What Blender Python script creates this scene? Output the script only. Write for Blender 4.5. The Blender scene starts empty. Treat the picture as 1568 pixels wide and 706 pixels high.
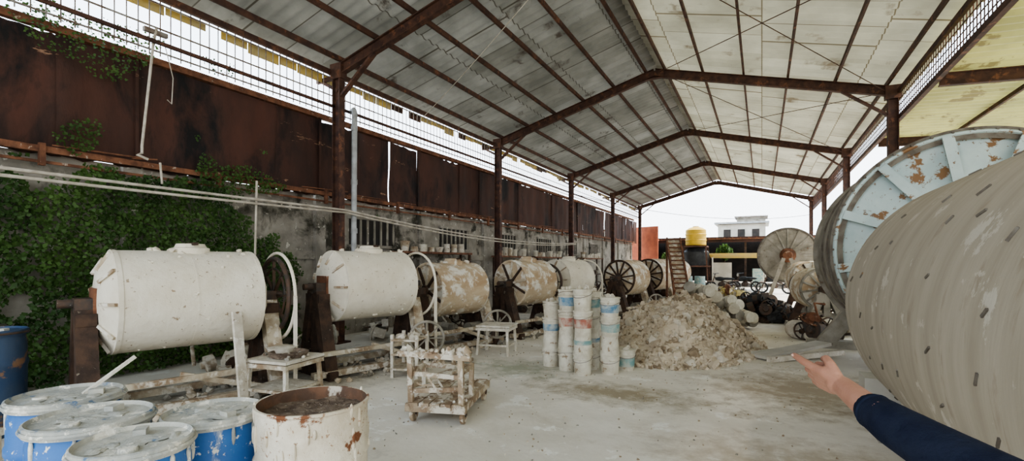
import bpy, math, random
from mathutils import Vector, Euler, Matrix, noise
random.seed(7)
R=random.random
def U(a,b): return a+(b-a)*random.random()

# ------------------------------------------------------------------ materials
def M(name, base, c2=None, scale=3.0, lo=.4, hi=.6, spot=None, sscale=8.0, st=.6, sw=.04, spot2=None, s2scale=20., s2t=.66,
      rough=.85, metal=0., bump=.25, bscale=25., stretch=(1,1,1), sstretch=(1,1,1), s2stretch=(1,1,1), transl=0., tcol=None, brick=None, patches=None, spec=.3):
    m=bpy.data.materials.new(name); m.use_nodes=True
    nt=m.node_tree; N=nt.nodes; L=nt.links; N.clear()
    out=N.new('ShaderNodeOutputMaterial'); bs=N.new('ShaderNodeBsdfPrincipled')
    bs.inputs['Roughness'].default_value=rough; bs.inputs['Metallic'].default_value=metal
    bs.inputs['Specular IOR Level'].default_value=spec
    tc=N.new('ShaderNodeTexCoord')
    def nz(sc,stt,det=6,rg=.6,dist=0.):
        mp=N.new('ShaderNodeMapping'); mp.inputs['Scale'].default_value=stt
        L.new(tc.outputs['Object'],mp.inputs['Vector'])
        n=N.new('ShaderNodeTexNoise'); n.inputs['Scale'].default_value=sc; n.inputs['Detail'].default_value=det
        n.inputs['Roughness'].default_value=rg; n.inputs['Distortion'].default_value=dist
        L.new(mp.outputs['Vector'],n.inputs['Vector']); return n
    def rgba(c): return (c[0],c[1],c[2],1)
    def ramp(n,a,b):
        r=N.new('ShaderNodeValToRGB'); r.color_ramp.elements[0].position=a; r.color_ramp.elements[1].position=b
        L.new(n.outputs['Fac'],r.inputs['Fac']); return r
    def mix(f,a,b):
        x=N.new('ShaderNodeMix'); x.data_type='RGBA'
        L.new(f,x.inputs[0])
        for i,s in ((6,a),(7,b)):
            if isinstance(s,tuple): x.inputs[i].default_value=rgba(s)
            else: L.new(s,x.inputs[i])
        return x.outputs[2]
    c2=c2 or tuple(k*.75 for k in base)
    col=mix(ramp(nz(scale,stretch),lo,hi).outputs['Color'],base,c2)
    if brick:
        mp=N.new('ShaderNodeMapping'); mp.inputs['Rotation'].default_value=(0,0,math.pi/2)
        L.new(tc.outputs['Object'],mp.inputs['Vector'])
        bk=N.new('ShaderNodeTexBrick'); bk.inputs['Color1'].default_value=rgba(brick[2]); bk.inputs['Color2'].default_value=rgba(brick[3])
        bk.inputs['Mortar'].default_value=rgba(brick[4]); bk.inputs['Scale'].default_value=1
        bk.inputs['Brick Width'].default_value=brick[0]; bk.inputs['Row Height'].default_value=brick[1]
        bk.inputs['Mortar Size'].default_value=.012; bk.offset=0.3
        L.new(mp.outputs['Vector'],bk.inputs['Vector'])
        x=N.new('ShaderNodeMix'); x.data_type='RGBA'; x.blend_type='MULTIPLY'; x.inputs[0].default_value=1
        L.new(col,x.inputs[6]); L.new(bk.outputs['Color'],x.inputs[7]); col=x.outputs[2]
    if spot: col=mix(ramp(nz(sscale,sstretch,8,.65,.3),st,st+sw).outputs['Color'],col,spot)
    if spot2: col=mix(ramp(nz(s2scale,s2stretch,8,.7),s2t,s2t+.03).outputs['Color'],col,spot2)
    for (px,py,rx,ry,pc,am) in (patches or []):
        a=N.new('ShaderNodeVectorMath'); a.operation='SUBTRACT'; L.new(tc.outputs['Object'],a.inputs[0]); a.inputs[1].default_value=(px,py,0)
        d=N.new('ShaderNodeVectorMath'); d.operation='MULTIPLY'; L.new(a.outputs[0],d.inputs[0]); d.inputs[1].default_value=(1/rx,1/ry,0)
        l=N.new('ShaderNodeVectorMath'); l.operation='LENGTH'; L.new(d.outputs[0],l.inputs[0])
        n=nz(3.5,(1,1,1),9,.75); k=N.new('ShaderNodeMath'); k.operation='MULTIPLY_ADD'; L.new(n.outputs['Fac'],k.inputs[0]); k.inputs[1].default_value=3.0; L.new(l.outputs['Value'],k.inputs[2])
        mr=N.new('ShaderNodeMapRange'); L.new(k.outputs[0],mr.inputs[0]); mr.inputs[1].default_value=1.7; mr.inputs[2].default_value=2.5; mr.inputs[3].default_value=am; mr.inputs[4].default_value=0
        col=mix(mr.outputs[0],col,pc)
    L.new(col,bs.inputs['Base Color'])
    if bump:
        b=N.new('ShaderNodeBump'); b.inputs['Strength'].default_value=bump; b.inputs['Distance'].default_value=.02
        L.new(nz(bscale,stretch,5).outputs['Fac'],b.inputs['Height']); L.new(b.outputs['Normal'],bs.inputs['Normal'])
    if transl:
        t=N.new('ShaderNodeBsdfTranslucent'); ms=N.new('ShaderNodeMixShader'); ms.inputs[0].default_value=transl
        if tcol:
            x=N.new('ShaderNodeMix'); x.data_type='RGBA'; x.blend_type='MULTIPLY'; x.inputs[0].default_value=1
            L.new(col,x.inputs[6]); x.inputs[7].default_value=rgba(tcol); L.new(x.outputs[2],t.inputs['Color'])
        else: L.new(col,t.inputs['Color'])
        L.new(bs.outputs[0],ms.inputs[1]); L.new(t.outputs[0],ms.inputs[2]); L.new(ms.outputs[0],out.inputs[0])
    else: L.new(bs.outputs[0],out.inputs[0])
    return m

floorM=M('concrete_floor',(.80,.75,.66),(.64,.59,.50),scale=.9,lo=.35,hi=.65,spot=(.56,.50,.40),sscale=.8,st=.55,sw=.18,spot2=(.84,.81,.74),s2scale=1.7,s2t=.585,bump=.3,bscale=8,
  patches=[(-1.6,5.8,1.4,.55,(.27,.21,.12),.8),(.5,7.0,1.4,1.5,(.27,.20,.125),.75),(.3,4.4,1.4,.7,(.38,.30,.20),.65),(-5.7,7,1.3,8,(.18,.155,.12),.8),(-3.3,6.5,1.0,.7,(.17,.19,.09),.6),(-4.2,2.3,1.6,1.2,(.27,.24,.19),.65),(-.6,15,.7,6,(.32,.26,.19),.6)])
groundM=M('yard_dirt',(.42,.38,.31),(.3,.27,.2),scale=.6,bump=.3)
wallM=M('stained_plaster',(.38,.345,.29),(.20,.18,.15),scale=1.8,lo=.35,hi=.65,spot=(.06,.055,.04),sscale=1.4,st=.53,sw=.1,spot2=(.55,.51,.44),s2scale=5,s2t=.60,bump=.6,bscale=6)
rustM=M('rusty_sheet',(.088,.038,.026),(.042,.025,.02),scale=1.0,stretch=(1,1.3,.6),lo=.35,hi=.65,spot=(.014,.012,.012),sscale=1.2,sstretch=(1,1.2,.5),st=.52,sw=.14,spot2=(.32,.19,.12),s2scale=2.4,s2stretch=(1,.5,2.2),s2t=.65,rough=.75,bump=.5,bscale=5)
rustLM=M('rusty_rail',(.22,.10,.055),(.11,.05,.03),scale=6,spot=(.42,.34,.27),sscale=9,st=.62,bump=.3)
steelM=M('painted_steel_brown',(.10,.05,.034),(.055,.03,.024),scale=5,spot=(.2,.09,.05),sscale=6,st=.56,sw=.1,rough=.7,bump=.15)
roofLM=M('zinc_sheet',(.31,.30,.28),(.18,.175,.16),scale=1.0,lo=.35,hi=.65,brick=(.82,1.5,(1,1,1),(.72,.71,.68),(.3,.27,.23)),spot=(.07,.055,.045),sscale=1.3,st=.60,sw=.08,rough=.5,bump=.1,transl=.12,tcol=(.6,.6,.54))
roofRM=M('fibre_sheet',(.55,.53,.46),(.40,.385,.33),scale=.9,lo=.35,hi=.65,brick=(.95,2.0,(1,1,1),(.80,.79,.76),(.36,.31,.26)),spot=(.19,.155,.115),sscale=1.2,st=.59,sw=.1,rough=.7,bump=.1,transl=.16,tcol=(.76,.74,.62))
roofYM=M('yellow_translucent_sheet',(.38,.355,.13),(.27,.255,.10),scale=.8,spot=(.18,.15,.06),sscale=2,st=.57,rough=.5,bump=.1,transl=.20)
yelM=M('yellow_fascia',(.62,.48,.17),(.5,.42,.24),scale=3,transl=.3,bump=.1)
galv=M('galvanised_bar',(.3,.28,.25),(.16,.11,.08),scale=5,rough=.6,bump=0)
pvcM=M('pvc_grey',(.42,.43,.43),(.3,.3,.29),scale=5,rough=.4,bump=.05)
hoseM=M('dusty_hose',(.56,.51,.43),(.40,.35,.28),scale=6,rough=.7)
whiteM=M('plaster_crust_white',(.62,.57,.48),(.45,.39,.30),scale=5,lo=.4,hi=.65,spot=(.2,.14,.09),sscale=11,st=.62,sw=.04,spot2=(.72,.68,.6),s2scale=14,s2t=.57,bump=.6,bscale=18)
drumM=M('mill_drum_plaster',(.74,.685,.57),(.60,.53,.41),scale=1.8,lo=.36,hi=.68,spot=(.30,.22,.14),sscale=19,st=.625,sw=.04,spot2=(.52,.34,.20),s2scale=2.4,s2t=.68,s2stretch=(1,.7,1),bump=.45,bscale=14)
drum3M=M('mill_drum_ochre',(.58,.48,.34),(.40,.28,.17),scale=2,lo=.4,hi=.62,spot=(.70,.66,.57),sscale=4,st=.49,sw=.08,spot2=(.30,.16,.08),s2scale=4.,s2t=.64,stretch=(1,.4,1),bump=.4)
woodM=M('old_timber',(.085,.05,.033),(.045,.03,.022),scale=6,spot=(.36,.30,.23),sscale=6,st=.64,sw=.06,bump=.4)
woodLM=M('plastered_timber',(.50,.43,.32),(.27,.19,.12),scale=4,spot=(.64,.59,.50),sscale=6,st=.50,sw=.08,bump=.5)
cartM=M('cart_timber',(.42,.33,.23),(.24,.16,.10),scale=5,spot=(.64,.58,.48),sscale=7,st=.50,sw=.06,bump=.5)
ironM=M('dark_iron',(.05,.042,.036),(.10,.06,.04),scale=8,spot=(.32,.28,.22),sscale=10,st=.64,rough=.6,bump=.2)
blueM=M('blue_plastic',(.035,.12,.33),(.05,.15,.37),scale=3,spot=(.58,.57,.52),sscale=3.2,sstretch=(1,1,.35),st=.54,sw=.08,spot2=(.66,.64,.57),s2scale=20,s2t=.60,rough=.5,bump=.15)
dblueM=M('dark_blue_plastic',(.03,.06,.12),(.05,.075,.12),scale=3,spot=(.22,.13,.08),sscale=4,st=.58,rough=.5,bump=.15)
lidM=M('plaster_splashed_lid',(.52,.49,.41),(.33,.33,.30),scale=4,spot=(.10,.16,.25),sscale=8,st=.6,sw=.06,spot2=(.68,.64,.55),s2scale=9,s2t=.56,bump=.8,bscale=14)
oilM=M('rusty_oil_drum',(.62,.56,.45),(.46,.39,.29),scale=3,spot=(.16,.065,.03),sscale=4,st=.60,sw=.03,spot2=(.28,.17,.1),s2scale=26,s2t=.60,bump=.4)
sludgeM=M('dried_sludge',(.20,.15,.11),(.10,.07,.05),scale=14,spot=(.36,.31,.25),sscale=30,st=.6,bump=1,bscale=30)
oilInM=M('rust_inner_wall',(.16,.085,.05),(.10,.06,.04),scale=8,spot=(.5,.44,.35),sscale=6,st=.62,bump=.5)
bigM=M('big_mill_shell',(.45,.40,.32),(.35,.305,.235),scale=1.3,stretch=(.7,5,.7),lo=.3,hi=.7,spot=(.27,.215,.15),sscale=3.0,sstretch=(.8,2.2,.8),st=.59,sw=.16,spot2=(.54,.50,.42),s2scale=3,s2t=.61,bump=.12,bscale=9)
faceM=M('pale_blue_steel',(.50,.585,.57),(.40,.49,.49),scale=1.6,spot=(.22,.12,.055),sscale=3.0,st=.565,sw=.03,spot2=(.20,.13,.08),s2scale=14,s2t=.605,rough=.5,bump=.15)
rimM=M('weathered_flange',(.20,.18,.15),(.12,.10,.08),scale=6,spot=(.26,.17,.10),sscale=8,st=.62,bump=.3)
greyM=M('grey_dusty_steel',(.34,.31,.26),(.22,.20,.16),scale=3,spot=(.16,.11,.075),sscale=6,st=.62,bump=.3)
rubM=M('clay_rubble',(.62,.53,.41),(.44,.35,.245),scale=3.5,lo=.35,hi=.65,spot=(.70,.63,.52),sscale=7,st=.55,sw=.1,bump=.8,bscale=10)
rub2M=M('plaster_scrap',(.66,.60,.50),(.53,.46,.36),scale=5,bump=.8,bscale=10)
rub3M=M('dark_clay_clod',(.36,.28,.19),(.25,.185,.12),scale=5,bump=.8,bscale=10)
bucM=M('bucket_plastic',(.64,.60,.50),(.50,.45,.35),scale=6,spot=(.30,.215,.14),sscale=9,st=.59,sw=.05,rough=.6,bump=.2)
bbl=M('bucket_label_blue',(.10,.22,.33),(.40,.43,.42),scale=8); brd=M('bucket_label_red',(.38,.14,.10),(.5,.42,.34),scale=8); bgn=M('bucket_label_green',(.20,.34,.33),(.44,.46,.4),scale=8)
blk=M('black_rubber',(.02,.02,.02),(.04,.04,.04),rough=.6)
leafM=M('ivy_leaf',(.085,.155,.035),(.032,.07,.018),scale=1.6,lo=.35,hi=.65,rough=.6,bump=0,transl=.25)
yelT=M('yellow_tank',(.65,.42,.05),(.55,.36,.05),rough=.5,bump=0)
redM=M('red_sheet',(.42,.12,.06),(.3,.09,.05),scale=2,bump=.2)
darkM=M('dark_interior',(.05,.04,.035),(.03,.028,.025),scale=2)
lightM=M('pale_wall',(.55,.52,.45),(.42,.39,.33),scale=1)
skinM=M('skin',(.37,.19,.13),(.31,.15,.10),scale=8,rough=.5,bump=.08,bscale=60)
navyM=M('navy_cloth',(.010,.013,.026),(.015,.019,.034),scale=20,rough=.95,bump=.3,bscale=50,spec=.1)
trouM=M('grey_cloth',(.06,.06,.065),(.045,.045,.05),scale=20,rough=.9)
hairM=M('black_hair',(.01,.009,.008),(.02,.017,.015),scale=30,rough=.5)
sandM=M('yellow_sand',(.55,.43,.17),(.42,.33,.15),scale=9,bump=.6)
nailM=M('nail',(.55,.34,.26),(.5,.3,.24),rough=.35,bump=0)

# ------------------------------------------------------------------ mesh builder
def fr(d):
    d=Vector(d).normalized(); h=Vector((0,0,1)) if abs(d.z)<.9 else Vector((1,0,0))
    u=h.cross(d).normalized(); v=d.cross(u); return d,u,v
class MB:
    def __init__(s): s.v=[];s.f=[];s.m=[];s.s=[];s.mats=[]
    def mi(s,m):
        if m not in s.mats: s.mats.append(m)
        return s.mats.index(m)
    def add(s,vs,fs,mat,sm=False):
        o=len(s.v); s.v+= [tuple(x) for x in vs]; k=s.mi(mat)
        for i,f in enumerate(fs):
            s.f.append([o+a for a in f]); s.m.append(k); s.s.append(sm if isinstance(sm,bool) else sm[i])
    def box(s,c,d,mat,rot=(0,0,0)):
        E=Euler(rot).to_matrix(); c=Vector(c)
        vs=[c+E@Vector((x*d[0]/2,y*d[1]/2,z*d[2]/2)) for x in(-1,1) for y in(-1,1) for z in(-1,1)]
        s.add(vs,[(0,1,3,2),(4,6,7,5),(0,4,5,1),(2,3,7,6),(0,2,6,4),(1,5,7,3)],mat)
    def beam(s,a,b,w,h,mat):
        a=Vector(a);b=Vector(b);d,u,v=fr(b-a)
        vs=[p+u*(i*w/2)+v*(j*h/2) for p in(a,b) for i,j in((-1,-1),(1,-1),(1,1),(-1,1))]
        s.add(vs,[(0,3,2,1),(4,5,6,7),(0,1,5,4),(1,2,6,5),(2,3,7,6),(3,0,4,7)],mat)
    def ibeam(s,a,b,w,h,mat,t=.02):
        a=Vector(a);b=Vector(b);d,u,v=fr(b-a)
        s.beam(a,b,t,h,mat)
        for k in(-1,1): s.beam(a+v*(k*h/2),b+v*(k*h/2),w,t,mat)
    def lathe(s,o,ax,prof,mat,n=32,sm=True,close=True):
        o=Vector(o);d,u,v=fr(ax);vs=[];fs=[]
        for t,r in prof:
            for i in range(n):
                a=2*math.pi*i/n; vs.append(o+d*t+u*(r*math.cos(a))+v*(r*math.sin(a)))
        for k in range(len(prof)-1):
            for i in range(n):
                j=(i+1)%n; fs.append((k*n+i,k*n+j,(k+1)*n+j,(k+1)*n+i))
        s.add(vs,fs,mat,sm)
        if close:
            q=(len(prof)-1)*n
            s.add(vs[:n],[tuple(range(n-1,-1,-1))],mat); s.add(vs[q:],[tuple(range(n))],mat)
    def cyl(s,a,b,r,mat,n=20,r2=None,sm=True):
        a=Vector(a);b=Vector(b); s.lathe(a,b-a,[(0,r),((b-a).length,r if r2 is None else r2)],mat,n,sm)
    def tube(s,pts,r,mat,n=8):
        pts=[Vector(p) for p in pts]; rs=r if isinstance(r,(list,tuple)) else [r]*len(pts)
        vs=[];fs=[];pu=None
        for i,p in enumerate(pts):
            t=(pts[min(i+1,len(pts)-1)]-pts[max(i-1,0)]).normalized()
            if pu is None: _,pu,_v=fr(t)
            u=(pu-t*pu.dot(t)).normalized(); v=t.cross(u); pu=u
            for k in range(n):
                a=2*math.pi*k/n; vs.append(p+u*(rs[i]*math.cos(a))+v*(rs[i]*math.sin(a)))
        for i in range(len(pts)-1):
            for k in range(n):
                j=(k+1)%n; fs.append((i*n+k,i*n+j,(i+1)*n+j,(i+1)*n+k))
        sm=[True]*len(fs); q=(len(pts)-1)*n
        fs+=[tuple(range(n-1,-1,-1)),tuple(range(q,q+n))]; sm+=[False,False]
        s.add(vs,fs,mat,sm)
    def ring(s,c,ax,Rr,r,mat,n=40,k=8,a0=0,a1=2*math.pi):
        c=Vector(c);d,u,v=fr(ax); full=abs(a1-a0-2*math.pi)<1e-6; vs=[];fs=[]
        cnt=n if full else n+1
        for i in range(cnt):
            a=a0+(a1-a0)*i/n; e=u*math.cos(a)+v*math.sin(a)
            for j in range(k):
                b=2*math.pi*j/k; vs.append(c+e*(Rr+r*math.cos(b))+d*(r*math.sin(b)))
        for i in range(n):
            ii=(i+1)%cnt
            for j in range(k):
                jj=(j+1)%k; fs.append((i*k+j,ii*k+j,ii*k+jj,i*k+jj))
        s.add(vs,fs,mat,True)
    def ell(s,c,r,mat,n=14,m=9,nz=0.,sd=0,rot=(0,0,0),sm=True):
        c=Vector(c);E=Euler(rot).to_matrix();vs=[];fs=[]
        for i in range(m+1):
            th=math.pi*i/m
            for j in range(n):
                ph=2*math.pi*j/n
                p=Vector((math.sin(th)*math.cos(ph),math.sin(th)*math.sin(ph),math.cos(th)))
                k=1+nz*noise.noise(p*1.7+Vector((sd,sd*2.3,sd*.7))) if nz else 1
                vs.append(c+E@Vector((p.x*r[0]*k,p.y*r[1]*k,p.z*r[2]*k)))
        for i in range(m):
            for j in range(n):
                jj=(j+1)%n; fs.append((i*n+j,(i+1)*n+j,(i+1)*n+jj,i*n+jj))
        s.add(vs,fs,mat,sm)
    def rock(s,c,r,mat,sd,sm=False):
        s.ell(c,(r*U(.8,1.3),r*U(.8,1.3),r*U(.55,.9)),mat,7,5,.9,sd,(U(0,3),U(0,3),U(0,3)),sm)
    def build(s,name,loc=(0,0,0),rz=0,parent=None):
        me=bpy.data.meshes.new(name); me.from_pydata(s.v,[],s.f)
        for m in s.mats: me.materials.append(m)
        me.polygons.foreach_set('material_index',s.m); me.polygons.foreach_set('use_smooth',s.s)
        me.validate(); me.update()
        try: me.set_sharp_from_angle(angle=math.radians(38))
        except Exception: pass
        o=bpy.data.objects.new(name,me); bpy.context.collection.objects.link(o)
        o.location=loc; o.rotation_euler=(0,0,rz)
        if parent: o.parent=parent
        return o

# ------------------------------------------------------------------ floor / ground
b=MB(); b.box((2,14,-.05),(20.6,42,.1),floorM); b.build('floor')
b=MB(); b.box((0,30,-.16),(160,160,.1),groundM); b.build('yard_ground')

# ------------------------------------------------------------------ left wall
YW0,YW1=-5,34.2
b=MB(); b.box((-8.3,(YW0+YW1)/2,1.5),(.2,YW1-YW0,3.0),wallM)
for y in [i*3.35+.3 for i in range(-1,11)]: b.box((-8.17,y,1.5),(.12,.25,3.0),wallM)
b.box((-8.17,(YW0+YW1)/2,1.75),(.08,YW1-YW0,.16),wallM)
for y in (8.6,12.0,15.3,18.7,22.0,25.4):
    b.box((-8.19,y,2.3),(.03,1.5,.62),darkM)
    for q in range(-3,4): b.box((-8.16,y+q*.22,2.3),(.03,.05,.62),wallM)
    b.box((-8.16,y,2.62),(.08,1.6,.07),wallM); b.box((-8.15,y,1.97),(.1,1.6,.07),wallM)
b.build('wall_left')
b=MB(); y=YW0; i=0
while y<YW1:
    w=U(.85,1.15); tilt=U(-.02,.04); top=4.6+U(-.08,.06)
    x=-8.12+U(-.025,.025); n=10; K=7; vs=[];fs=[]; ov=.07 if (R()<.85 or y<7) else -.02
    for k in range(n+1):
        yy=y+(w+ov)*k/n; xo=.012*(1 if k%4 in(1,2) else 0)
        for j in range(K+1):
            t=j/K; z=(2.98+(top-2.98)*t)
            vs.append((x+xo+tilt*t*t+.05*noise.noise(Vector((yy*1.6,z*1.4,3))),yy,z+(U(-.03,.02) if j in(0,K) else 0)))
    for k in range(n):
        for j in range(K): a=k*(K+1)+j; fs.append((a,a+K+1,a+K+2,a+1))
    b.add(vs,fs,rustM)
    if i%3==0: b.box((x+.05,y,3.8),(.035,.04,1.6),rustM)
    y+=w; i+=1
b.build('wall_rusty_sheeting')
b=MB()
b.box((-8.0,14.6,3.02),(.09,39,.08),rustLM); b.box((-7.98,14.6,2.86),(.03,39,.035),rustLM); b.box((-8.05,14.6,4.6),(.1,39,.1),rustLM)
for y in [i*2.2-4 for i in range(17)]: b.box((-7.96,y,2.95),(.06,.06,.28),rustLM)
for k in range(26): yy=-3+k*1.35+U(-.4,.4); b.beam((-7.95,yy,3.08),(-7.93,yy+U(.3,1.2),3.1+U(-.02,.04)),.03,.02,rustLM)
b.build('trim_wall_rail')
def shelf(y,L,z):
    b=MB(); b.box((0,0,z),(.4,L,.05),rustLM)
    for s_ in(-1,1):
        b.beam((.15,s_*(L/2-.08),0),(.15,s_*(L/2-.08),z-.02),.06,.06,woodM); b.beam((-.15,s_*(L/2-.08),0),(-.15,s_*(L/2-.08),z-.02),.06,.06,woodM)
    b.box((0,0,z*.55),(.36,L-.1,.04),woodM)
    for k in range(int(L/.35)):
        yy=-L/2+.25+k*.35; h=U(.12,.3)
        b.lathe((0,yy,z+.025),(0,0,1),[(0,U(.07,.11)),(h,U(.08,.13))],random.choice([whiteM,bucM,woodLM,greyM]),14)
        if R()<.7: b.rock((0,yy,z*.55+.1),U(.08,.14),random.choice([whiteM,greyM,woodM]),R()*9)
    b.build('wall_shelf',(-7.7,y,0))
shelf(10.4,3.0,1.85); shelf(14.8,2.2,1.8); shelf(18.0,3.0,1.8); shelf(23.5,3,1.8)

# ivy ---------------------------------------------------------------
def leaves(b,n,fn,sz=(.03,.06)):
    vs=[];fs=[];k=0;tries=0
    while k<n and tries<n*12:
        tries+=1; r=fn()
        if r is None: continue
        p=Vector(r); a=U(sz[0],sz[1]); E=Euler((U(-.7,.7),U(-.9,.5),U(-.9,.9))).to_matrix(); q=U(0,6.28)
        o=len(vs)
        for c,s_ in((0,1.1),(1.7,.75),(3.14,.6),(4.6,.75)):
            vs.append(p+E@Vector((.0,math.sin(c+q)*a*s_,math.cos(c+q)*a*s_)))
        fs.append((o,o+1,o+2,o+3)); k+=1
    b.add(vs,fs,leafM)
def ivy_low():
    y=U(-3,8.6); z=U(0.05,2.92)
    d=1.0 if y<4.2 else max(0,1-(y-4.2)/4.2)
    n_=noise.noise(Vector((y*.8,z*.9,1.3)))*.7+noise.noise(Vector((y*2.7,z*2.5,4)))*.5
    if n_+d*1.1-.55-max(0,(z-2.3))*.35<0: return None
    return (-8.06+.24*R()*(.4+max(0,noise.noise(Vector((y*2,z*2,9)))+.4)),y,z)
def ivy_top():
    y=U(-3,5); z=U(4.1,4.9)
    n_=noise.noise(Vector((y*1.1,z*1.3,7.3)))
    if n_+ (z-4.62)*.9+(.12 if y<3.8 else -.2) <0: return None
    return (-7.94+U(-.04,.1),y,z)
def ivy_mid():
    y=U(-2,9); z=U(2.6,3.6)
    n_=noise.noise(Vector((y*1.5,z*1.6,17.3)))
    if n_<.27+(z-2.9)*.35: return None
    return (-7.92+U(-.02,.07),y,z)
b=MB(); leaves(b,46000,ivy_low,(.018,.042)); leaves(b,2600,ivy_top,(.014,.03)); leaves(b,1900,ivy_mid,(.016,.032))
b.build('ivy')

# ------------------------------------------------------------------ roof structure
FY=[.2,6.9,13.45,20.1,26.8,33.6]; XL,XR,XM=-7.5,2.6,-2.6; ZE,ZR=5.42,6.78
def zl(x): return ZE+(x-XL)*(ZR-ZE)/(XM-XL)
def zr(x): return ZR+(x-XM)*(ZE-ZR)/(XR-XM)
for fy in FY:
    b=MB()
    for X in(XL,XR):
        b.ibeam((X,0,0),(X,0,ZE),.14,.18,steelM); b.box((X,0,.015),(.34,.34,.03),steelM)
    b.ibeam((XL,0,ZE),(XM,0,ZR),.12,.2,steelM); b.ibeam((XM,0,ZR),(XR,0,ZE),.12,.2,steelM)
    b.beam((XL+.05,0,ZE-.55),(XL+.95,0,zl(XL+.95)-.1),.1,.05,steelM); b.beam((XR-.05,0,ZE-.55),(XR-.95,0,zr(XR-.95)-.1),.1,.05,steelM)
    b.box((XM,0,ZR-.06),(.5,.12,.2),steelM); b.box((XL,0,ZE-.02),(.3,.16,.3),steelM); b.box((XR,0,ZE-.02),(.3,.16,.3),steelM)
    b.beam((XL,0,ZE-.4),(XL-.55,0,ZE-.1),.06,.06,steelM); b.beam((XL,0,ZE-.12),(XL-.6,0,ZE-.12),.06,.08,steelM)
    b.build('steel_portal_frame',(0,fy,0))
Y0,Y1=-4,34.1; LY=Y1-Y0; YC=(Y0+Y1)/2
b=MB()
for k in range(6):
    x=XL+.1+k*(XM-XL-.35)/5; b.beam((x,Y0,zl(x)+.17),(x,Y1,zl(x)+.17),.045,.1,steelM)
for k in range(6):
    x=XM+.25+k*(XR-XM-.35)/5; b.beam((x,Y0,zr(x)+.17),(x,Y1,zr(x)+.17),.045,.1,steelM)
b.beam((XL-.15,Y0,ZE-.02),(XL-.15,Y1,ZE-.02),.06,.1,steelM); b.beam((XR+.1,Y0,ZE-.02),(XR+.1,Y1,ZE-.02),.06,.1,steelM)
b.beam((XL-.1,Y0,4.72),(XL-.1,Y1,4.72),.04,.05,steelM)
b.build('roof_purlins')
b=MB()
for i in range(len(FY)-1):
    a,c=FY[i],FY[i+1]
    if i in(1,2,4):
        b.tube([(XM+.1,a,ZR),(XR-.1,c,ZE)],.009,steelM,6); b.tube([(XR-.1,a,ZE),(XM+.1,c,ZR)],.009,steelM,6)
b.build('roof_bracing_rods')
def corrug(name,x0,z0,x1,z1,mat,ya,yb,per=.25,amp=.022):
    b=MB(); n=int((yb-ya)/per)*4; vs=[];fs=[]; K=4
    for i in range(n+1):
        y=ya+(yb-ya)*i/n; dz=amp*(1 if i%4 in(1,2) else -1)
        for k in range(K+1):
            t=k/K; vs.append((x0+(x1-x0)*t,y,z0+(z1-z0)*t+dz))
    for i in range(n):
        for k in range(K):
            a=i*(K+1)+k; fs.append((a,a+1,a+K+2,a+K+1))
    b.add(vs,fs,mat); return b.build(name)
corrug('ceiling_left',-7.95,zl(-7.95)+.26,XM+.02,ZR+.27,roofLM,Y0,Y1)
corrug('ceiling_right',XM-.02,ZR+.275,3.0,zr(3.0)+.26,roofRM,Y0,Y1)
b=MB(); b.box((XM,YC,ZR+.33),(.5,LY,.02),roofLM); b.build('roof_ridge_cap')
b=MB(); y=Y0
while y<Y1: b.beam((-7.78,y,4.6),(-7.78,y,5.42),.012,.012,galv); y+=.14
for z in(4.66,5.0,5.36): b.beam((-7.78,Y0,z),(-7.78,Y1,z),.02,.02,galv)
b.build('window_1')
b=MB(); y=Y0
while y<Y1:
    h=U(.10,.2); L_=U(.35,.6); b.box((-7.93,y+L_/2,5.44-h/2),(.015,L_,h),yelM if R()<.8 else steelM); y+=L_+ (0.25 if R()<.3 else 0.02)
b.build('trim_yellow_fascia')
b=MB(); y=Y0
while y<Y1: b.beam((2.72,y,4.85),(2.72,y,5.5),.013,.013,steelM); y+=.13
z=4.85
while z<5.5: b.beam((2.72,Y0,z),(2.72,Y1,z),.013,.013,steelM); z+=.13
b.beam((2.72,Y0,4.82),(2.72,Y1,4.82),.08,.1,steelM)
b.build('window_2')
corrug('ceiling_lean_to',2.8,4.95,9.2,4.55,roofYM,-3,16.2)
b=MB()
for y in(-2,3,6.9,11,16):
    b.ibeam((2.78,y,4.82),(9.1,y,4.42),.1,.2,steelM); b.beam((9.0,y,0),(9.0,y,4.4),.14,.14,steelM)
for x in(4.2,5.8,7.4): b.beam((x,-3,4.86-(x-2.8)*.0625),(x,16.2,4.86-(x-2.8)*.0625),.05,.08,steelM)
b.build('lean_to_frame')
b=MB(); b.box((9.6,24,1.7),(.2,20,3.4),wallM); b.build('wall_right')

# ------------------------------------------------------------------ pipes and cables
def sag(a,c,s_,n=14):
    a=Vector(a);c=Vector(c); return [a.lerp(c,i/n)-Vector((0,0,s_*4*(i/n)*(1-i/n))) for i in range(n+1)]
b=MB()
for dz,s_ in((0,.02),(-.05,.05)):
    b.tube(sag((-7.33,-3,2.66+dz),(-7.33,6.9,2.64+dz),s_)+sag((-7.33,6.9,2.64+dz),(-7.25,20,2.45+dz),.2+s_)[1:],.02,hoseM,8)
b.build('water_pipe')
b=MB(); b.tube([(-7.55,7.3,4.72),(-7.46,7.27,4.74),(-7.42,7.25,4.68),(-7.42,7.25,4.5),(-7.42,7.23,2.2),(-7.42,7.23,1.0)],.055,pvcM,14)
for z in(4.3,3.2,2.2): b.lathe((-7.42,7.24,z),(0,0,1),[(0,.066),(.1,.066)],pvcM,14)
b.build('drain_pipe')
b=MB(); b.tube([(-7.7,3.75,4.95),(-7.68,3.7,4.7),(-7.55,3.5,3.2),(-7.55,3.5,3.1),(-7.5,3.42,3.06),(-7.5,3.55,3.02)],.018,hoseM,8)
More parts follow.
